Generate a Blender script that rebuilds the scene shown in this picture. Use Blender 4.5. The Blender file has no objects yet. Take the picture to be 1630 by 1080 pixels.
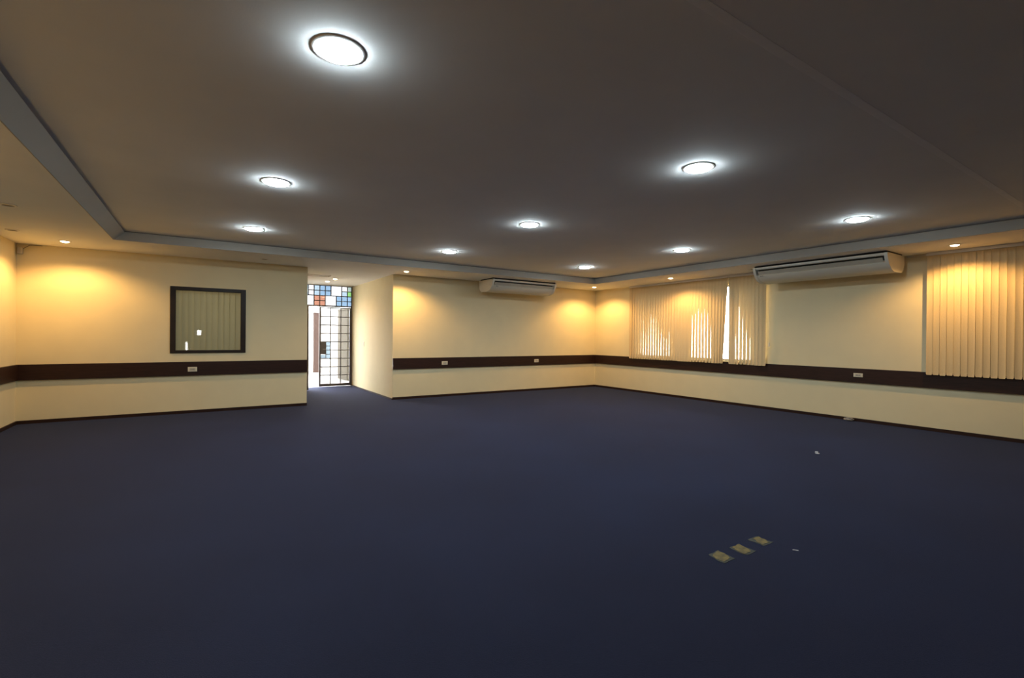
import bpy, bmesh, math, random
from mathutils import Vector, Matrix
random.seed(7)
S = bpy.context.scene
COL = S.collection

# ------------------------------------------------------------------ camera
CAM = Vector((-9.4889, -10.1763, 1.4))
YAW, PITCH, ROLL, FPX = 0.576837, -0.0037537, 0.009042, 754.965
fw = Vector((math.sin(YAW)*math.cos(PITCH), math.cos(YAW)*math.cos(PITCH), math.sin(PITCH)))
r0 = Vector((math.cos(YAW), -math.sin(YAW), 0)); u0 = r0.cross(fw)
rt = r0*math.cos(ROLL) + u0*math.sin(ROLL); up = -r0*math.sin(ROLL) + u0*math.cos(ROLL)
cd = bpy.data.cameras.new('camera'); cam = bpy.data.objects.new('camera', cd); COL.objects.link(cam)
cd.sensor_width = 36.0; cd.lens = FPX/1630*36.0; cd.clip_start = 0.02; cd.clip_end = 200
m = Matrix((rt, up, -fw)).transposed().to_4x4(); m.translation = CAM
cam.matrix_world = m
S.camera = cam

# ------------------------------------------------------------------ sky, exposure
SKY = 20.0
w = bpy.data.worlds.new('sky'); S.world = w; w.use_nodes = True
bg = w.node_tree.nodes['Background']; bg.inputs[0].default_value = (0.95, 0.97, 1.0, 1); bg.inputs[1].default_value = SKY
S.view_settings.view_transform = 'Standard'; S.view_settings.look = 'None'
S.view_settings.exposure = 0.22; S.view_settings.gamma = 1.0; S.view_settings.use_curve_mapping = False
S.cycles.use_denoising = True
S.cycles.max_bounces = 10; S.cycles.diffuse_bounces = 5; S.cycles.glossy_bounces = 4
S.cycles.transmission_bounces = 8; S.cycles.transparent_max_bounces = 16
S.cycles.sample_clamp_indirect = 6.0; S.cycles.caustics_reflective = False; S.cycles.caustics_refractive = False
PANEL_STRENGTH = 170.0      # ceiling downlights
SPOT_POWER = 86.0           # warm halogen spots
PANEL_COL = (0.79, 0.93, 1.0)
SPOT_COL = (1.0, 0.58, 0.20)

# ------------------------------------------------------------------ materials
def mat(name, col, rough=0.6, noise=0.0, nscale=20.0, bump=0.0, bscale=200.0, metal=0.0, spec=0.5, sheen=0.0, sheen_tint=(1,1,1), sheen_rough=0.5, col2=None, stretch=None):
    M = bpy.data.materials.new(name); M.use_nodes = True
    nt = M.node_tree; b = nt.nodes['Principled BSDF']
    b.inputs['Base Color'].default_value = (*col, 1); b.inputs['Roughness'].default_value = rough
    b.inputs['Metallic'].default_value = metal; b.inputs['Specular IOR Level'].default_value = spec
    if sheen:
        b.inputs['Sheen Weight'].default_value = sheen; b.inputs['Sheen Tint'].default_value = (*sheen_tint, 1); b.inputs['Sheen Roughness'].default_value = sheen_rough
    tc = nt.nodes.new('ShaderNodeTexCoord'); mp = nt.nodes.new('ShaderNodeMapping')
    nt.links.new(tc.outputs['Object'], mp.inputs[0])
    if stretch: mp.inputs['Scale'].default_value = stretch
    if noise or col2:
        n = nt.nodes.new('ShaderNodeTexNoise'); n.inputs['Scale'].default_value = nscale; n.inputs['Detail'].default_value = 6
        nt.links.new(mp.outputs[0], n.inputs['Vector'])
        cr = nt.nodes.new('ShaderNodeValToRGB'); cr.color_ramp.elements[0].position = .3; cr.color_ramp.elements[1].position = .7
        c2 = col2 or tuple(min(1, c*(1+noise)) for c in col); c1 = col if col2 else tuple(c*(1-noise) for c in col)
        cr.color_ramp.elements[0].color = (*c1, 1); cr.color_ramp.elements[1].color = (*c2, 1)
        nt.links.new(n.outputs['Fac'], cr.inputs[0]); nt.links.new(cr.outputs[0], b.inputs['Base Color'])
    if bump:
        n2 = nt.nodes.new('ShaderNodeTexNoise'); n2.inputs['Scale'].default_value = bscale; n2.inputs['Detail'].default_value = 3
        nt.links.new(mp.outputs[0], n2.inputs['Vector'])
        bp = nt.nodes.new('ShaderNodeBump'); bp.inputs['Strength'].default_value = bump; bp.inputs['Distance'].default_value = 0.004
        nt.links.new(n2.outputs['Fac'], bp.inputs['Height']); nt.links.new(bp.outputs[0], b.inputs['Normal'])
    return M
def emit(name, col, s):
    M = bpy.data.materials.new(name); M.use_nodes = True; nt = M.node_tree; nt.nodes.clear()
    o = nt.nodes.new('ShaderNodeOutputMaterial'); e = nt.nodes.new('ShaderNodeEmission')
    e.inputs[0].default_value = (*col, 1); e.inputs[1].default_value = s; nt.links.new(e.outputs[0], o.inputs[0]); return M
def glass(name, tint, frost=0.0):
    """thin pane: tinted straight transmission with a Fresnel mirror on top"""
    M = bpy.data.materials.new(name); M.use_nodes = True; nt = M.node_tree; nt.nodes.clear()
    o = nt.nodes.new('ShaderNodeOutputMaterial'); t = nt.nodes.new('ShaderNodeBsdfTransparent'); g = nt.nodes.new('ShaderNodeBsdfGlossy')
    t.inputs[0].default_value = (*tint, 1); g.inputs['Roughness'].default_value = 0.02
    f = nt.nodes.new('ShaderNodeFresnel'); f.inputs[0].default_value = 1.5
    mx = nt.nodes.new('ShaderNodeMixShader'); nt.links.new(f.outputs[0], mx.inputs[0]); nt.links.new(t.outputs[0], mx.inputs[1]); nt.links.new(g.outputs[0], mx.inputs[2])
    last = mx
    if frost:
        tr = nt.nodes.new('ShaderNodeBsdfTranslucent'); tr.inputs[0].default_value = (*tint, 1)
        m2 = nt.nodes.new('ShaderNodeMixShader'); m2.inputs[0].default_value = frost
        nt.links.new(mx.outputs[0], m2.inputs[1]); nt.links.new(tr.outputs[0], m2.inputs[2]); last = m2
    nt.links.new(last.outputs[0], o.inputs[0]); return M
def fabric(name, col, trans):
    M = bpy.data.materials.new(name); M.use_nodes = True; nt = M.node_tree; nt.nodes.clear()
    o = nt.nodes.new('ShaderNodeOutputMaterial'); d = nt.nodes.new('ShaderNodeBsdfDiffuse'); t = nt.nodes.new('ShaderNodeBsdfTranslucent')
    tc = nt.nodes.new('ShaderNodeTexCoord'); mp = nt.nodes.new('ShaderNodeMapping'); mp.inputs['Scale'].default_value = (300, 300, 40)
    n = nt.nodes.new('ShaderNodeTexNoise'); n.inputs['Scale'].default_value = 1.0
    nt.links.new(tc.outputs['Object'], mp.inputs[0]); nt.links.new(mp.outputs[0], n.inputs['Vector'])
    cr = nt.nodes.new('ShaderNodeValToRGB'); cr.color_ramp.elements[0].color = (*[c*.88 for c in col], 1); cr.color_ramp.elements[1].color = (*[min(1, c*1.1) for c in col], 1)
    nt.links.new(n.outputs['Fac'], cr.inputs[0]); nt.links.new(cr.outputs[0], d.inputs[0]); nt.links.new(cr.outputs[0], t.inputs[0])
    mx = nt.nodes.new('ShaderNodeMixShader'); mx.inputs[0].default_value = trans
    nt.links.new(d.outputs[0], mx.inputs[1]); nt.links.new(t.outputs[0], mx.inputs[2]); nt.links.new(mx.outputs[0], o.inputs[0]); return M

M = {}
M['wall'] = mat('cream wall paint', (0.82, 0.71, 0.45), 0.75, noise=0.02, nscale=3, bump=0.15, bscale=120)
M['ceiling'] = mat('white ceiling paint', (0.90, 0.895, 0.87), 0.85, noise=0.02, nscale=2, bump=0.08, bscale=90)
M['shaded_face'] = mat('darkened tray face paint', (0.39, 0.365, 0.32), 0.85, noise=0.02, nscale=3)  # tray faces coloured darker to stand in for shade, offsetting direct downlight
M['seam'] = mat('ceiling joint filler', (0.97, 0.96, 0.94), 0.8, noise=0.03, nscale=8)
M['wood'] = mat('dark stained wood', (0.030, 0.0125, 0.0085), 0.42, noise=0.35, nscale=5, stretch=(1, 1, 14), bump=0.1, bscale=60, spec=0.3)
M['frame_wood'] = mat('dark window frame wood', (0.022, 0.013, 0.008), 0.45, noise=0.3, nscale=6, spec=0.3)
M['plate'] = mat('cream plastic plate', (0.74, 0.68, 0.52), 0.35)
M['plate_dark'] = mat('socket holes', (0.06, 0.05, 0.04), 0.6)
M['ac'] = mat('off white plastic housing', (0.74, 0.69, 0.58), 0.4, noise=0.02, nscale=4)
M['ac_dark'] = mat('dark outlet recess', (0.012, 0.011, 0.010), 0.7)
M['ac_grey'] = mat('grey plastic louver', (0.52, 0.47, 0.38), 0.45)
M['badge'] = mat('grey badge', (0.16, 0.14, 0.12), 0.4)
M['bezel'] = mat('white lamp bezel', (0.80, 0.78, 0.75), 0.4)
M['can'] = mat('lamp can', (0.10, 0.08, 0.06), 0.5)
M['panel_on'] = emit('lit downlight diffuser', PANEL_COL, PANEL_STRENGTH)
M['lamp_on'] = emit('lit halogen face', (1.0, 0.78, 0.45), 22.0)
M['fabric'] = fabric('beige blind fabric', (0.74, 0.575, 0.33), 0.012)
M['fabric2'] = fabric('grey beige blind fabric', (0.85, 0.75, 0.47), 0.40)
M['alu'] = mat('window aluminium', (0.30, 0.28, 0.26), 0.4, metal=0.6)
M['steel'] = mat('grey painted steel', (0.085, 0.072, 0.070), 0.5, noise=0.1, nscale=12)
M['lock'] = mat('steel lock plate', (0.12, 0.11, 0.11), 0.4, metal=0.3)
M['clear'] = glass('clear glass', (0.96, 0.97, 0.97))
M['door_glass'] = glass('tinted door glass', (0.42, 0.42, 0.42))
M['lock_glass'] = glass('pale blue door glass', (0.27, 0.31, 0.34))
M['milk'] = glass('milky white glass', (0.24, 0.24, 0.24))
M['blue'] = glass('light blue glass', (0.136, 0.169, 0.199))
M['paleblue'] = glass('pale blue glass', (0.169, 0.193, 0.208))
M['orange'] = glass('orange glass', (0.199, 0.134, 0.108))
M['green'] = glass('green glass', (0.127, 0.187, 0.108))
M['greygreen'] = glass('grey green glass', (0.152, 0.167, 0.16))
M['paving'] = mat('light paving', (0.60, 0.58, 0.55), 0.8, noise=0.08, nscale=6)
M['outwall'] = mat('white outside wall', (0.80, 0.79, 0.76), 0.8)
M['beige_out'] = mat('beige pillar paint', (0.22, 0.20, 0.165), 0.8, noise=0.05, nscale=9, spec=0.1)
M['brown_out'] = mat('brown outside door', (0.027, 0.0175, 0.0145), 0.8, noise=0.1, nscale=9, spec=0.05)
M['tape'] = mat('worn yellow tape', (0.085, 0.068, 0.030), 0.75, nscale=22, col2=(0.26, 0.185, 0.045), bump=0.4, bscale=60)
M['paper'] = mat('white paper', (0.62, 0.62, 0.64), 0.8)
M['plastic'] = mat('crumpled clear plastic', (0.27, 0.245, 0.22), 0.35)
M['pvc'] = mat('white pvc', (0.75, 0.70, 0.60), 0.45)
# carpet: navy loop pile
c = mat('navy blue carpet', (0.0066, 0.0112, 0.0305), 0.95, nscale=230, col2=(0.0155, 0.0255, 0.063), bump=0.9, bscale=260, spec=0.08, sheen=0.13, sheen_tint=(0.60, 0.60, 0.92), sheen_rough=0.45)
nt = c.node_tree; b = nt.nodes['Principled BSDF']
src = b.inputs['Base Color'].links[0].from_socket
n = nt.nodes.new('ShaderNodeTexNoise'); n.inputs['Scale'].default_value = 0.9; n.inputs['Detail'].default_value = 5
tc = [q for q in nt.nodes if q.type == 'TEX_COORD'][0]; nt.links.new(tc.outputs['Object'], n.inputs['Vector'])
rmp = nt.nodes.new('ShaderNodeMapRange'); rmp.inputs['From Min'].default_value = .3; rmp.inputs['From Max'].default_value = .7; rmp.inputs['To Min'].default_value = .85; rmp.inputs['To Max'].default_value = 1.12
nt.links.new(n.outputs['Fac'], rmp.inputs['Value'])
mul = nt.nodes.new('ShaderNodeVectorMath'); mul.operation = 'SCALE'; nt.links.new(src, mul.inputs[0]); nt.links.new(rmp.outputs[0], mul.inputs['Scale'])
nt.links.new(mul.outputs[0], b.inputs['Base Color'])
M['carpet'] = c

# ------------------------------------------------------------------ mesh helpers
class MB:
    def __init__(s): s.bm = bmesh.new()
    def box(s, x0, x1, y0, y1, z0, z1, bevel=0.0):
        vs = [s.bm.verts.new((x, y, z)) for z in (min(z0,z1), max(z0,z1)) for y in (min(y0,y1), max(y0,y1)) for x in (min(x0,x1), max(x0,x1))]
        fs = [s.bm.faces.new([vs[i] for i in q]) for q in ((0,2,3,1),(4,5,7,6),(0,1,5,4),(2,6,7,3),(0,4,6,2),(1,3,7,5))]
        if bevel:
            es = {e for f in fs for e in f.edges}
            bmesh.ops.bevel(s.bm, geom=list(es), offset=bevel, segments=2, affect='EDGES', profile=0.5)
        return s
    def prism(s, prof, x0, x1, axis='x'):
        """closed profile [(a,b)] swept along an axis: x -> (x,a,b), y -> (a,y,b), z -> (a,b,z)"""
        f = {'x': lambda t, a, b: (t, a, b), 'y': lambda t, a, b: (a, t, b), 'z': lambda t, a, b: (a, b, t)}[axis]
        A = [s.bm.verts.new(f(x0, *p)) for p in prof]; B = [s.bm.verts.new(f(x1, *p)) for p in prof]
        s.bm.faces.new(A); s.bm.faces.new(list(reversed(B)))
        k = len(prof)
        for i in range(k): s.bm.faces.new((A[i], B[i], B[(i+1) % k], A[(i+1) % k]))
        return s
    def lathe(s, prof, seg=32, c=(0,0,0)):
        """profile [(r,z)] about z; r=0 closes with a fan"""
        rings = []
        for r, z in prof:
            if r < 1e-6: rings.append([s.bm.verts.new((c[0], c[1], c[2]+z))])
            else: rings.append([s.bm.verts.new((c[0]+r*math.cos(2*math.pi*i/seg), c[1]+r*math.sin(2*math.pi*i/seg), c[2]+z)) for i in range(seg)])
        for a, b_ in zip(rings, rings[1:]):
            for i in range(seg):
                j = (i+1) % seg
                if len(a) == 1 and len(b_) == 1: continue
                if len(a) == 1: s.bm.faces.new((a[0], b_[i], b_[j]))
                elif len(b_) == 1: s.bm.faces.new((a[i], b_[0], a[j]))
                else: s.bm.faces.new((a[i], b_[i], b_[j], a[j]))
        return s
    def tube(s, pts, r, seg=8):
        pts = [Vector(p) for p in pts]; rings = []
        for i, p in enumerate(pts):
            d = (pts[min(i+1, len(pts)-1)] - pts[max(i-1, 0)]).normalized()
            a = d.orthogonal().normalized(); b_ = d.cross(a)
            rings.append([s.bm.verts.new(p + a*r*math.cos(2*math.pi*k/seg) + b_*r*math.sin(2*math.pi*k/seg)) for k in range(seg)])
        for A, B in zip(rings, rings[1:]):
            for k in range(seg): s.bm.faces.new((A[k], A[(k+1) % seg], B[(k+1) % seg], B[k]))
        s.bm.faces.new(list(reversed(rings[0]))); s.bm.faces.new(rings[-1]); return s
    def build(s, name, material, parent=None, smooth=False, keep=False):
        if not keep: bmesh.ops.recalc_face_normals(s.bm, faces=s.bm.faces[:])
        me = bpy.data.meshes.new(name); s.bm.to_mesh(me); s.bm.free()
        o = bpy.data.objects.new(name, me); COL.objects.link(o); me.materials.append(material)
        if smooth:
            for p in me.polygons: p.use_smooth = True
            try: me.set_sharp_from_angle(angle=math.radians(35))
            except Exception: pass
        if parent: o.parent = parent
        return o
def tag(o, label=None, cat=None, group=None, kind=None):
    if label: o['label'] = label
    if cat: o['category'] = cat
    if group: o['group'] = group
    if kind: o['kind'] = kind
    return o
def thing(name, label, cat, loc=(0,0,0), rz=0.0, group=None):
    o = bpy.data.objects.new(name, None); COL.objects.link(o); o.location = loc; o.rotation_euler = (0, 0, rz); o.empty_display_size = .1
    return tag(o, label, cat, group)
def struct(name, mb, material, label, cat, parent=None):
    o = mb.build(name, material, parent)
    return tag(o, label, cat, None, 'structure')
def link_mesh(name, me, parent):
    o = bpy.data.objects.new(name, me); COL.objects.link(o); o.parent = parent; return o

# ------------------------------------------------------------------ room dimensions (metres)
L = 11.882; ZS = 2.764; ZT = 2.905; BT, BB = 0.913, 0.671
XH1, XH2 = -7.751, -5.998; YD = 3.45; YB = -16.0; T = 0.15
WA = (-9.978, -8.826, 1.068, 2.240)            # inner window in the far wall
WB = (-4.93, -1.50, 0.93, 2.58)                # window behind the long blind (y0,y1,z0,z1)

struct('floor', MB().box(-L-T, T, YB-T, YD+.05, -.1, 0), M['carpet'], 'navy blue carpet covering the whole floor of the hall', 'carpet')

# walls
m_ = MB(); x0, x1, z0, z1 = WA
m_.box(-L-T, x0, 0, T, 0, ZT).box(x1, XH1, 0, T, 0, ZT).box(x0, x1, 0, T, 0, z0).box(x0, x1, 0, T, z1, ZT)
struct('wall_far_left', m_, M['wall'], 'cream wall with the dark framed inner window', 'wall')
struct('wall_far_right', MB().box(XH2, T, 0, T, 0, ZT), M['wall'], 'cream wall between doorway passage and corner, under the smaller air conditioner', 'wall')
struct('wall_passage_right', MB().box(XH2, XH2+T, T, YD+.1, 0, ZT), M['wall'], 'bright side wall of the passage to the glass door', 'wall')
struct('wall_passage_left', MB().box(XH1-T, XH1, T, YD+.1, 0, ZT), M['wall'], 'hidden side wall of the passage to the glass door', 'wall')
m_ = MB(); y0, y1, z0, z1 = WB
m_.box(0, T, YB-T, y0, 0, ZT).box(0, T, y1, 0, 0, ZT).box(0, T, y0, y1, 0, z0).box(0, T, y0, y1, z1, ZT)
struct('wall_right', m_, M['wall'], 'long cream wall on the right with blinds and larger air conditioner', 'wall')
struct('wall_left', MB().box(-L-T, -L, YB-T, 0, 0, ZT), M['wall'], 'narrow strip of cream wall at the left edge', 'wall')
# back wall behind the viewer, two openings added for reflections in the inner window
m_ = MB(); hx0, hx1, hz0, hz1 = -9.73, -9.59, 1.37, 1.59
m_.box(hx1, 0, YB-T, YB, 0, ZT).box(hx0, hx1, YB-T, YB, 0, hz0).box(hx0, hx1, YB-T, YB, hz1, ZT)
m_.box(-L, -10.17, YB-T, YB, 0, ZT).box(-10.10, hx0, YB-T, YB, 0, ZT).box(-10.17, -10.10, YB-T, YB, 0, .62).box(-10.17, -10.10, YB-T, YB, 1.04, ZT)
struct('wall_back', m_, M['wall'], 'cream wall behind the viewer with two small openings added for window reflections', 'wall')
# room behind the inner window
struct('wall_office', MB().box(-L-T, XH1-T, 3.0, 3.1, 0, ZT).box(-L-T, -L, T, 3.0, 0, ZT), M['wall'], 'walls of the dim room behind the inner window', 'wall')

# ceiling: raised tray with lowered soffit round three sides
ceil = struct('ceiling', MB().box(-L-T, T, YB-T, YD+.1, ZT, ZT+.12), M['ceiling'], 'grey white raised ceiling field with nine round downlights', 'ceiling')
TA, TB, TL = 1.256, 1.199, 1.290
g = 0.012
MB().box(-L, 0, -TA, T, ZS, ZT-g).box(XH1-T, XH2+T, T, YD+.05, ZS, ZT-g).box(-L, XH1-T, T, 3.0, ZS, ZT-g).build('soffit', M['ceiling'], ceil)
MB().box(-L, 0, -TA+.03, 0, ZT-g, ZT).build('gap_shade', M['can'], ceil)  # dark fill, the shade of the gap put into its colour
MB().box(-TB, 0, YB, -TA, ZS, ZT-g).build('soffit', M['ceiling'], ceil)
MB().box(-TB+.03, 0, YB, -TA, ZT-g, ZT).build('gap_shade', M['can'], ceil)
MB().prism([(-L, ZS), (-L+TL, ZS), (-L+TL+.125, ZT-.022), (-L, ZT-.022)], YB, -TA, 'y').build('soffit', M['ceiling'], ceil)
MB().box(-L, -L+TL+.07, YB, -TA, ZT-.022, ZT).build('gap_shade', M['can'], ceil)
MB().box(-L+TL, -TB, -TA-.006, -TA, ZS-.001, ZT-g).build('shaded_face', M['shaded_face'], ceil)  # thin boards carrying the darkened colour of the tray faces
MB().box(-TB-.006, -TB, YB, -TA, ZS-.001, ZT-g).build('shaded_face', M['shaded_face'], ceil)
MB().prism([(-L+TL-.002, ZS-.001), (-L+TL+.006, ZS-.001), (-L+TL+.132, ZT-.022), (-L+TL+.122, ZT-.022)], YB, -TA, 'y').build('shaded_face', M['shaded_face'], ceil)
struct('trim_1', MB().box(-L+TL+.13, -TB, -8.875, -8.82, ZT-.0012, ZT+.001), M['seam'], 'faint pale joint line running across the ceiling', 'ceiling joint')
# access hatch in the passage ceiling
struct('trim_2', MB().box(-7.72, -7.06, 1.12, 1.15, ZS-.012, ZS+.002).box(-7.72, -7.06, 1.34, 1.37, ZS-.012, ZS+.002).box(-7.09, -7.06, 1.15, 1.34, ZS-.012, ZS+.002), M['ac_grey'], 'slim frame of a hatch in the passage ceiling', 'hatch frame')

# dado boards and skirting
P = 0.034
tr = [('trim_3', (-L, XH1+.0, -P, 0), 'dark wooden dado board below the inner window', ),
      ('trim_4', (XH2, 0, -P, 0), 'dark wooden dado board on the wall under the smaller air conditioner'),
      ('trim_5', (-P, 0, YB, -P), 'dark wooden dado board along the right wall'),
      ('trim_6', (-L, -L+P, YB, -P), 'dark wooden dado board on the wall at the left edge')]
for nme, (a, b_, c_, d_), lab in tr:
    struct(nme, MB().box(a, b_, c_, d_, BB, BT, 0.003), M['wood'], lab, 'dado board')
Q = 0.018
bs = [('baseboard_far_left', (-L, XH1, -Q, 0), 'dark skirting below the inner window wall'), ('baseboard_far_right', (XH2, 0, -Q, 0), 'dark skirting between passage and room corner'),
      ('baseboard_right', (-Q, 0, YB, -Q), 'dark skirting along the long right wall'), ('baseboard_left', (-L, -L+Q, YB, -Q), 'dark skirting at the left edge'),
      ('baseboard_passage', (XH2-Q, XH2, -Q, YD-.06), 'dark skirting along the bright passage wall')]
for nme, (a, b_, c_, d_), lab in bs:
    struct(nme, MB().box(a, b_, c_, d_, 0, .052 if 'passage' not in nme else .03), M['wood'], lab, 'skirting')

# ------------------------------------------------------------------ inner window in the far wall
x0, x1, z0, z1 = WA
fr = thing('window_1', 'dark wood framed inner window with vertical blind behind its glass', 'window', (0,0,0)); tag(fr, kind='structure')
e = .08
MB().box(x0, x0+e, -.02, .09, z0, z1, .004).build('frame_stile', M['frame_wood'], fr)
MB().box(x1-e, x1, -.02, .09, z0, z1, .004).build('frame_stile', M['frame_wood'], fr)
MB().box(x0+e, x1-e, -.02, .09, z1-.062, z1, .004).build('frame_rail', M['frame_wood'], fr)
MB().box(x0+e, x1-e, -.02, .09, z0, z0+.048, .004).build('frame_rail', M['frame_wood'], fr)
MB().box(x0+e, x1-e, .030, .036, z0+.048, z1-.062).build('pane', M['clear'], fr)

def slat_mesh(name, width, z_top, z_bot, a_top, a_bot, lean=0.0, rows=9, bow=0.006, notch=True):
    """one hanging fabric slat; local x across the blind, local y out of it; twists from a_top to a_bot"""
    bm = bmesh.new(); grid = []
    zs = [z_top + (z_bot+.05-z_top)*i/rows for i in range(rows+1)] + [z_bot+.018, z_bot]
    for i, z in enumerate(zs):
        t = (z_top-z)/(z_top-z_bot); a = a_top + (a_bot-a_top)*t**1.05
        wd = width*(0.5 if not (notch and i == len(zs)-1) else 0.38)
        row = []
        for k in (-1, -.5, 0, .5, 1):
            lx = k*wd; ly = bow*(1-k*k)
            row.append(bm.verts.new((lx*math.cos(a)-ly*math.sin(a)+lean*t, lx*math.sin(a)+ly*math.cos(a), z)))
        grid.append(row)
    for A, B in zip(grid, grid[1:]):
        for k in range(4): bm.faces.new((A[k], A[k+1], B[k+1], B[k]))
    me = bpy.data.meshes.new(name); bm.to_mesh(me); bm.free()
    for p in me.polygons: p.use_smooth = True
    return me

vb = thing('vertical_blind', 'greenish grey vertical blind hanging behind the inner window glass', 'blind', (x0, .13, 0))
MB().box(.0, x1-x0, -.02, .03, 2.24, 2.29).build('headrail', M['bezel'], vb)
for i in range(13):
    me = slat_mesh('slat', .098, 2.24, 1.02, math.radians(random.uniform(9, 22)), math.radians(random.uniform(9, 20)), bow=.011, notch=False)
    me.materials.append(M['fabric2']); o = link_mesh('slat', me, vb); o.location = (.03+i*.091, 0.0, 0)

# ------------------------------------------------------------------ window and blinds on the right wall
y0, y1, z0, z1 = WB
wn = thing('window_2', 'bright daylight window hidden behind the long beige blind', 'window', (0,0,0)); tag(wn, kind='structure')
f = .045
for yy in (y0, y0+(y1-y0)/3-.02, y0+(y1-y0)*2/3-.02, y1-f): MB().box(.05, .10, yy, yy+f, z0, z1).build('mullion', M['alu'], wn)
for zz in (z0, z1-f): MB().box(.052, .098, y0, y1, zz, zz+f).build('frame_rail', M['alu'], wn)
for i in range(3):
    a = y0+(y1-y0)*i/3; MB().box(.072, .077, a+.01, a+(y1-y0)/3-.01, z0+.02, z1-.02).build('pane', M['clear'], wn)

PITCH_S, WID = 0.080, 0.089
def blind(name, label, ys, x, angle_fn, z_bot=.872, wid=WID):
    """ys: slat centres, descending; on the right wall local x is -y"""
    t = thing(name, label, 'blind', (x, ys[0]+.045, 0), -math.pi/2)
    ln = ys[0]-ys[-1]+.09
    MB().box(0, ln, -.022, .022, ZS-.045, ZS-.001, .004).build('headrail', M['bezel'], t)
    for i, yy in enumerate(ys):
        at, ab, lean = angle_fn(i, yy)
        me = slat_mesh('slat', wid, ZS-.04, z_bot+random.uniform(-.004, .004), math.radians(at), math.radians(ab), lean)
        me.materials.append(M['fabric']); o = link_mesh('slat', me, t); o.location = (ys[0]+.045-yy, 0, 0)
    return t
# on the wall: local x -> -y world, local y -> +x world ... positive angle opens the gap towards the viewer
def ang_left(i, yy):
    if -3.22 < yy < -2.80: return (0, 1, 0)
    if yy <= -3.22:
        lean = {34: -.105, 33: -.06, 32: -.03, 31: -.012}.get(i, 0)
        return (-random.uniform(2, 5), -random.uniform(12, 17), lean)
    k = random.random()
    return (-random.uniform(2.5, 4.5), -(random.uniform(8, 9.5) if k < .6 else random.uniform(9.5, 11.5)), 0)
ys = [-1.415-PITCH_S*i for i in range(35)]
blind('vertical_blind', 'long beige vertical blind left of the bright gap, lit by a spotlight', ys, -.075, ang_left)
def ang_mid(i, yy):
    return [(-2,0,.012),(-1,-2,0),(-3,-21,0),(-3,-20,0),(-2,-13,0),(-2,-14,0),(-1,-11,0),(0,-2,0),(0,0,0),(0,0,0)][i] if i < 10 else (0,0,0)
blind('vertical_blind', 'short beige vertical blind between the bright gap and the larger air conditioner', [-4.235-PITCH_S*i for i in range(10)], -.075, ang_mid)
blind('vertical_blind', 'beige vertical blind with dark slat joints at the right edge', [-7.55-PITCH_S*i for i in range(27)], -.085, lambda i, yy: (random.uniform(6, 13), random.uniform(2, 9), 0), .878, .0745)
cw = thing('blind_cord', 'small cord weight hanging beside the short blind', 'cord', (-.07, -5.065, 0))
MB().tube([(0,0,1.33),(0,0,ZS-.03)], .0015, 5).build('cord', M['pvc'], cw)
MB().lathe([(0,.0),(.012,.004),(.016,.05),(.010,.09),(0,.095)], 14, (0,0,1.25)).build('weight', M['pvc'], cw, True)

# ------------------------------------------------------------------ glass door at the end of the passage
# transom of coloured panes
tx = thing('window_3', 'transom of clear, blue, orange and green panes above the glass door', 'window', (0, 0, 0)); tag(tx, kind='structure')
cols = [-7.751, -7.60, -7.45, -7.295, -7.14, -6.997, -6.853, -6.708, -6.561, -6.42, -6.277, -6.125, -6.005]
rows = [2.215, 2.350, 2.487, 2.624, 2.764]
cells = []  # (c0,c1,r0,r1,material) r from the top
def cell(c0, c1, r0, r1, m): cells.append((c0, c1, r0, r1, m))
for cc, mm in ((4, 'milk'), (5, 'paleblue'), (6, 'blue'), (7, 'blue')):
    for r in (0, 1): cell(cc, cc+1, r, r+1, mm)
cell(8, 10, 0, 2, 'milk'); cell(10, 11, 0, 1, 'milk'); cell(10, 11, 1, 2, 'paleblue'); cell(11, 12, 0, 1, 'greygreen'); cell(11, 12, 1, 2, 'green')
cell(3, 5, 2, 4, 'milk')
for cc in (5, 6):
    for r in (2, 3): cell(cc, cc+1, r, r+1, 'orange')
cell(7, 9, 2, 4, 'milk')
for cc in (9, 10, 11):
    for r in (2, 3): cell(cc, cc+1, r, r+1, 'blue')
cell(0, 2, 0, 2, 'milk'); cell(2, 4, 0, 2, 'paleblue'); cell(0, 3, 2, 4, 'milk')
hb = .010
for c0, c1, r0, r1, mm in cells:
    xa, xb = cols[c0], cols[c1]; za, zb = rows[4-r1], rows[4-r0]
    MB().box(xa+.002, xb-.002, YD-.003, YD+.003, za+.002, zb-.002).build('pane', M[mm], tx)
    # lead came round each pane
    MB().box(xa-hb, xa+hb, YD-.012, YD+.012, za, zb).box(xb-hb, xb+hb, YD-.0115, YD+.0115, za, zb).box(xa, xb, YD-.011, YD+.011, za-hb, za+hb).box(xa, xb, YD-.0105, YD+.0105, zb-hb, zb+hb).build('glazing_bar', M['steel'], tx)
MB().box(XH1, XH2, YD-.03, YD+.03, 2.185, 2.215).build('door_head', M['steel'], tx)
MB().box(XH2-.03, XH2, YD-.03, YD+.03, 0, 2.185).build('door_jamb', M['steel'], tx)
MB().box(XH1, XH1+.05, YD-.03, YD+.03, 0, 2.185).build('door_jamb', M['steel'], tx)

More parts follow.
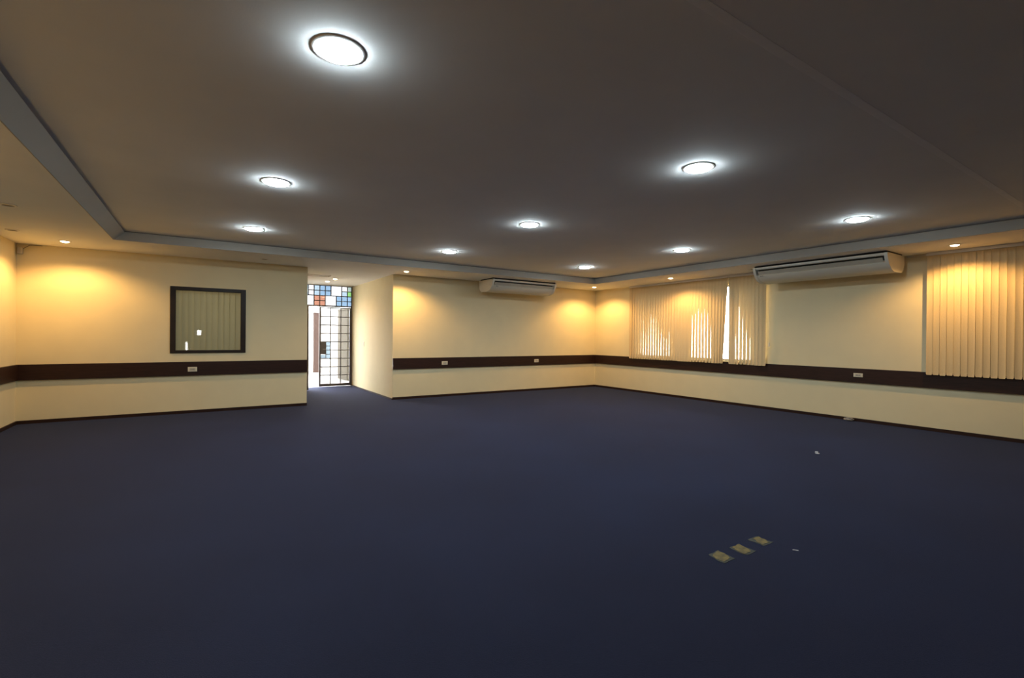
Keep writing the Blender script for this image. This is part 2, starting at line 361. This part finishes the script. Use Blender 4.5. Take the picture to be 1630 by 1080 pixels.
def leaf(name, label, loc, rz, lock):
    """steel framed door leaf; local x runs from the hinge, glass 3 columns x 9 rows"""
    t = thing(name, label, 'door', loc, rz); tag(t, kind='structure')
    W, H = .832, 2.18
    MB().box(0, .03, -.018, .018, .01, H).build('stile', M['steel'], t)
    MB().box(W-.042, W, -.018, .018, .01, H).build('stile', M['steel'], t)
    MB().box(.03, W-.042, -.018, .018, .01, .085).build('bottom_rail', M['steel'], t)
    MB().box(.03, W-.042, -.018, .018, H-.035, H).build('top_rail', M['steel'], t)
    xs = [.03, .262, .538, W-.042]; zs = [.085+(H-.12)*i/9 for i in range(10)]
    for xx in xs[1:3]: MB().box(xx-.010, xx+.010, -.012, .012, .085, H-.035).build('glazing_bar', M['steel'], t)
    for zz in zs[1:9]: MB().box(.03, W-.042, -.008, .008, zz-.010, zz+.010).build('glazing_bar', M['steel'], t)
    for i in range(3):
        for j in range(9):
            if lock and i == 2 and j in (3, 4): continue
            MB().box(xs[i]+.004, xs[i+1]-.004, -.002, .002, zs[j]+.003, zs[j+1]-.003).build('pane', M['door_glass'], t)
    if lock:
        xm = W-.042-.135; za, zb = zs[3], zs[5]; h = (zb-za)/4
        MB().box(xm-.009, xm+.009, -.010, .010, za, zb).build('glazing_bar', M['steel'], t)
        for k in range(4):
            MB().box(xs[2]+.01, xm-.009, -.002, .002, za+h*k+.004, za+h*(k+1)-.004).build('pane', M['lock_glass'], t)
            if k: MB().box(xs[2]+.01, xm-.009, -.009, .009, za+h*k-.008, za+h*k+.008).build('glazing_bar', M['steel'], t)
        MB().box(xm+.009, W-.042, -.002, .002, za+.004, za+h-.004).build('pane', M['lock_glass'], t)
        lk = MB().box(xm+.009, W-.03, -.026, .026, za+h, zb-.004, .004).build('lock_plate', M['lock'], t)
        MB().tube([(W-.10, .026, zb-.20), (W-.10, .055, zb-.20), (W-.17, .055, zb-.20)], .009, 8).build('handle', M['alu'], lk)
    return t
leaf('door_1', 'closed glazed steel door leaf with square lock plate', (-6.03, YD, 0), math.pi, True)
hx, hy = -7.69, YD; ex, ey = -7.246, 2.727
leaf('door_2', 'glazed steel door leaf standing ajar behind the wall corner', (hx, hy, 0), math.atan2(ey-hy, ex-hx), False)

# ------------------------------------------------------------------ outside, seen through the doorway
struct('ground', MB().box(-40, 40, YD+.05, 40, -.12, -.02).box(T, 40, -40, YD+.05, -.12, -.02), M['paving'], 'pale sunlit paving outside the glass door', 'paving')
struct('wall_courtyard', MB().box(-12, 14, 9.2, 9.4, -.02, 2.35), M['outwall'], 'bright white wall across the courtyard outside', 'wall')
bd = thing('brown_post', 'brown wooden post across the courtyard, seen through the open door gap', 'post', (-5.875, 9.05, -.02))
MB().box(-.105, .105, -.1, .1, 0, 2.24, .006).build('shaft', M['brown_out'], bd)
MB().box(-.115, .115, -.11, .11, 2.24, 2.29, .006).build('cap', M['brown_out'], bd)
pl = thing('gate_pier', 'beige gate pier outside, behind the glass of the closed door', 'pier', (-5.70, 5.18, -.02))
MB().box(0, .5, 0, 1.2, 0, 2.24, .01).build('shaft', M['beige_out'], pl)
MB().box(-.02, .52, -.02, 1.22, 2.24, 2.30, .01).build('coping', M['beige_out'], pl)

# ------------------------------------------------------------------ ceiling downlights: 3 x 3
PX = [(-8.90, 'left'), (-5.86, 'middle'), (-2.70, 'right')]; PY = [(-2.55, 'farthest'), (-5.00, 'middle'), (-7.57, 'nearest')]
for px, cn in PX:
    for py, rn in PY:
        t = thing('ceiling_downlight', f'round lit white downlight in the {cn} column, {rn} of its three', 'downlight', (px, py, ZT), 0, 'round downlights in the raised ceiling')
        MB().lathe([(.113, 0), (.136, 0), (.135, -.004), (.125, -.008), (.113, -.008), (.113, 0)], 40).build('bezel', M['bezel'], t, True)
        MB().lathe([(.112, -.004), (.112, -.011), (.10, -.019), (.07, -.026), (.035, -.029), (0, -.030)], 36).build('diffuser', M['panel_on'], t, True)

t = thing('ceiling_downlight', 'added unseen lamp brightening the blind behind the inner window', 'downlight', (-9.4, 1.4, ZS), 0)  # unseen lamp added to brighten the slats behind the glass
MB().lathe([(.150, 0), (.182, 0), (.180, -.006), (.165, -.012), (.150, -.012), (.150, 0)], 40).build('bezel', M['bezel'], t, True)
MB().lathe([(.149, -.004), (.149, -.012), (.07, -.016), (0, -.018)], 36).build('diffuser', emit('added office lamp glow', (1.0, .93, .78), 60.0), t, True)

# ------------------------------------------------------------------ warm soffit spots
def spot(x, y, lit, label, z=ZS, power=SPOT_POWER, cut=150):
    t = thing('ceiling_spotlight', label, 'spotlight', (x, y, z), 0, 'small recessed spots in the lowered soffit')
    MB().lathe([(.050, .002), (.072, .002), (.070, -.006), (.056, -.010), (.050, -.008), (.050, .002)], 28).build('bezel', M['bezel'], t, True)
    if lit:
        MB().lathe([(.0495, -.0005), (.0495, -.006), (.04, -.016), (.02, -.022), (0, -.024)], 24).build('lamp', M['lamp_on'], t, True)
        ld = bpy.data.lights.new('halogen', 'SPOT'); ld.energy = power; ld.color = SPOT_COL; ld.spot_size = math.radians(cut); ld.spot_blend = .5; ld.shadow_soft_size = .03
        lo = bpy.data.objects.new('halogen', ld); COL.objects.link(lo); lo.parent = t; lo.location = (0, 0, -.035)
    else:
        MB().lathe([(.0495, .0), (.0495, -.003), (.02, -.002), (0, -.001)], 24).build('empty_socket', M['can'], t, True)
spot(-11.215, -.67, True, 'lit warm spotlight in the left far corner of the soffit')
spot(-5.93, -.63, True, 'lit warm spotlight beside the passage corner', power=105)
spot(-.74, -.74, True, 'lit warm spotlight in the far right room corner', power=105)
spot(-.69, -3.17, True, 'lit warm spotlight above the long beige blind')
spot(-.60, -7.96, True, 'lit warm spotlight above the blind at the right edge')
spot(-6.85, 1.67, True, 'nearer of two lit spotlights in the passage ceiling', power=12)
spot(-6.89, 2.33, True, 'farther of two lit spotlights in the passage ceiling', power=12)
for k_, yy_ in (('first', -5.4), ('second', -7.8), ('third', -10.2)):  # unseen spots added to bounce warm light onto the ceiling
    spot(-11.22, yy_, True, f'added unseen warm spotlight along the left soffit, {k_} beyond the unlit one', power=62)
spot(-8.575, -.6, False, 'unlit spotlight above the inner window')
spot(-.56, -5.0, False, 'unlit spotlight at the left end of the larger air conditioner')
spot(-11.24, -3.0, False, 'unlit spotlight nearest the viewer at the left edge')
spot(-11.62, -1.28, False, 'unlit spotlight near the left wall corner')

# ------------------------------------------------------------------ ceiling air conditioners
def aircon(label, loc, rz, LN):
    """local x along the wall (+ = viewer's left), local y out of the wall, z absolute"""
    t = thing('air_conditioner', label, 'air conditioner', loc, rz)
    h = LN/2; e = .045
    low = [(.20, 2.735), (.20, 2.60), (.235, 2.52), (.31, 2.475), (.58, 2.470), (.70, 2.505), (.770, 2.565), (.790, 2.590), (.70, 2.66), (.70, 2.735)]
    MB().prism(low, -h+e, h-e).build('lower_housing', M['ac'], t, True)
    MB().prism([(.70, 2.735), (.70, 2.695), (.835, 2.695), (.850, 2.715), (.850, 2.735)], -h+e, h-e).build('front_lip', M['ac'], t, True)
    MB().prism([(.70, 2.694), (.70, 2.60), (.735, 2.60), (.735, 2.694)], -h+e+.001, h-e-.001).build('outlet_recess', M['ac_dark'], t)
    MB().prism([(.770, 2.608), (.780, 2.604), (.826, 2.662), (.818, 2.668)], -h+e+.03, h-e-.03).build('louver', M['ac_grey'], t)
    cap = [(.195, 2.738), (.193, 2.60), (.228, 2.515), (.305, 2.468), (.585, 2.463), (.705, 2.498), (.785, 2.565), (.835, 2.650), (.855, 2.710), (.855, 2.738)]
    for s in (-1, 1):
        MB().prism(cap, s*(h-e), s*h).build('end_cap', M['ac'], t, True)
    MB().box(h-.17, h-.11, .800, .806, 2.572, 2.580).build('badge', M['badge'], t)
    MB().box(-h+.30, -h+.325, .846, .852, 2.716, 2.726).build('indicator', M['pvc'], t)
    MB().box(-h+.015, h-.015, .24, .822, 2.7385, ZS).build('shade_strip', M['ac_dark'], t)  # dark filler added to draw the shade line above the lip
    return t
aircon('smaller white air conditioner hung under the soffit by the passage', (-3.03, 0, 0), math.pi, 1.84)
aircon('larger white air conditioner hung under the soffit on the right wall', (0, -6.215, 0), math.pi/2, 2.09)
cp = thing('cable_conduit', 'thin white conduit from the larger air conditioner along the soffit', 'conduit', (0, 0, 0))
MB().tube([(-.02, -7.24, 2.745), (-.02, -7.49, 2.745)], .011, 8).build('pipe', M['pvc'], cp)
MB().box(-.05, -.0, -7.53, -7.48, 2.725, ZS, .004).build('junction_box', M['pvc'], cp)
jb = thing('alarm_sensor', 'small brownish sensor and wire in the left far ceiling corner', 'sensor', (-L+.05, -.05, 0))
MB().box(-.03, .03, -.02, .03, 2.60, 2.70, .006).build('body', M['ac_grey'], jb)
MB().tube([(.03, .03, 2.69), (.10, .03, 2.745), (.24, .035, 2.752)], .004, 6).build('wire', M['can'], jb)

# ------------------------------------------------------------------ sockets and switch
def socket(label, loc, rz, w_, h_):
    t = thing('wall_socket', label, 'socket', loc, rz, 'sockets set in the dado boards')
    MB().box(-w_/2, w_/2, 0, .010, -h_/2, h_/2, .003).build('cover_plate', M['plate'], t)
    MB().box(-w_*.30, w_*.30, .010, .013, -h_*.26, h_*.26, .001).build('insert', M['ac_grey'], t)
    for k in (-1, 0, 1): MB().lathe([(0, .0), (.005, 0), (.005, .0015), (0, .0015)], 10, (k*w_*.14, 0, 0)).build('pin_hole', M['plate_dark'], t).matrix_local = Matrix.Translation((0, .013, 0)) @ Matrix.Rotation(-math.pi/2, 4, 'X')
    return t
socket('cream socket in the dado board below the inner window', (-9.648, -P, .780), math.pi, .138, .082)
socket('cream socket in the dado board near the passage corner', (-4.762, -P, .785), math.pi, .148, .084)
socket('cream socket in the dado board nearest the room corner', (-2.118, -P, .785), math.pi, .140, .084)
socket('cream socket in the dado board under the larger air conditioner', (-P, -6.587, .800), math.pi/2, .138, .066)
sw = thing('light_switch', 'pale light switch on the bright passage wall', 'switch', (XH2, 2.24, 1.19), math.pi/2)
MB().box(-.04, .04, 0, .01, -.06, .06, .003).build('cover_plate', M['plate'], sw); MB().box(-.012, .012, .01, .016, -.02, .02, .002).build('rocker', M['pvc'], sw)

# ------------------------------------------------------------------ scraps on the carpet
def scrap(name, label, cat, pts, th, m, group=None, jag=.006):
    cx = sum(p[0] for p in pts)/len(pts); cy = sum(p[1] for p in pts)/len(pts)
    out = []
    for i, p in enumerate(pts):
        q = pts[(i+1) % len(pts)]
        for k in range(5):
            f = k/5; j = jag if k else 0
            out.append((p[0]+(q[0]-p[0])*f-cx+random.uniform(-j, j), p[1]+(q[1]-p[1])*f-cy+random.uniform(-j, j)))
    o = MB().prism(out, .0005, th, 'z').build(name, m); o.location = (cx, cy, 0)
    return tag(o, label, cat, group)
M['film'] = mat('grey tape backing', (0.050, 0.056, 0.045), 0.8, noise=0.4, nscale=40)
TP = [('nearest the viewer of three', [(-6.741,-8.307),(-6.631,-8.300),(-6.636,-8.380),(-6.638,-8.429),(-6.756,-8.432),(-6.764,-8.407)], [(-6.725,-8.322),(-6.632,-8.306),(-6.638,-8.370),(-6.660,-8.405),(-6.742,-8.418),(-6.745,-8.373)]),
      ('middle of three', [(-6.529,-8.318),(-6.414,-8.317),(-6.424,-8.367),(-6.419,-8.440),(-6.522,-8.443),(-6.539,-8.418)], [(-6.508,-8.326),(-6.419,-8.320),(-6.435,-8.396),(-6.455,-8.428),(-6.526,-8.424),(-6.526,-8.376)]),
      ('farthest from viewer of three', [(-6.300,-8.312),(-6.186,-8.311),(-6.199,-8.375),(-6.182,-8.428),(-6.303,-8.426),(-6.294,-8.391)], [(-6.250,-8.322),(-6.187,-8.318),(-6.196,-8.386),(-6.220,-8.414),(-6.290,-8.414),(-6.276,-8.372)])]
for lab, pts, core in TP:
    o = scrap('tape_patch', 'worn yellow tape patch on the carpet, ' + lab, 'tape', pts, .002, M['film'], 'yellow tape patches on the carpet', .004)
    cx = sum(p[0] for p in pts)/len(pts); cy = sum(p[1] for p in pts)/len(pts); rim = []
    for i, p in enumerate(core):
        q = core[(i+1) % len(core)]
        for k in range(4): rim.append((p[0]+(q[0]-p[0])*k/4-cx+random.uniform(-.005, .005), p[1]+(q[1]-p[1])*k/4-cy+random.uniform(-.005, .005)))
    MB().prism(rim, .002, .0034, 'z').build('yellow_face', M['tape'], o)
scrap('paper_bit', 'tiny white paper sliver right of the yellow tape patches', 'paper', [(-6.198,-8.562),(-6.176,-8.590),(-6.170,-8.585),(-6.190,-8.558)], .003, M['paper'], jag=.001)
pb = thing('paper_scrap', 'small white torn paper scrap on the carpet before the right wall', 'paper', (-3.13, -7.33, 0), .5)
MB().prism([(-.045,-.02),(-.01,-.03),(.0,.012),(-.04,.02)], .001, .006, 'z').build('piece', M['paper'], pb)
MB().prism([(.012,-.012),(.05,-.02),(.055,.012),(.015,.02)], .001, .012, 'z').build('piece', M['paper'], pb)
# crumpled plastic by the skirting
bm = bmesh.new(); bmesh.ops.create_icosphere(bm, subdivisions=3, radius=1)
for v in bm.verts:
    k = random.uniform(.72, 1.15); v.co = Vector((v.co.x*.05*k, v.co.y*.075*k, max(0, .030+v.co.z*.034*k)))
me = bpy.data.meshes.new('plastic_wrapper'); bm.to_mesh(me); bm.free(); me.materials.append(M['plastic'])
o = bpy.data.objects.new('plastic_wrapper', me); COL.objects.link(o); o.location = (-.085, -6.475, 0)
tag(o, 'crumpled greyish plastic wrapper lying against the right skirting', 'wrapper')
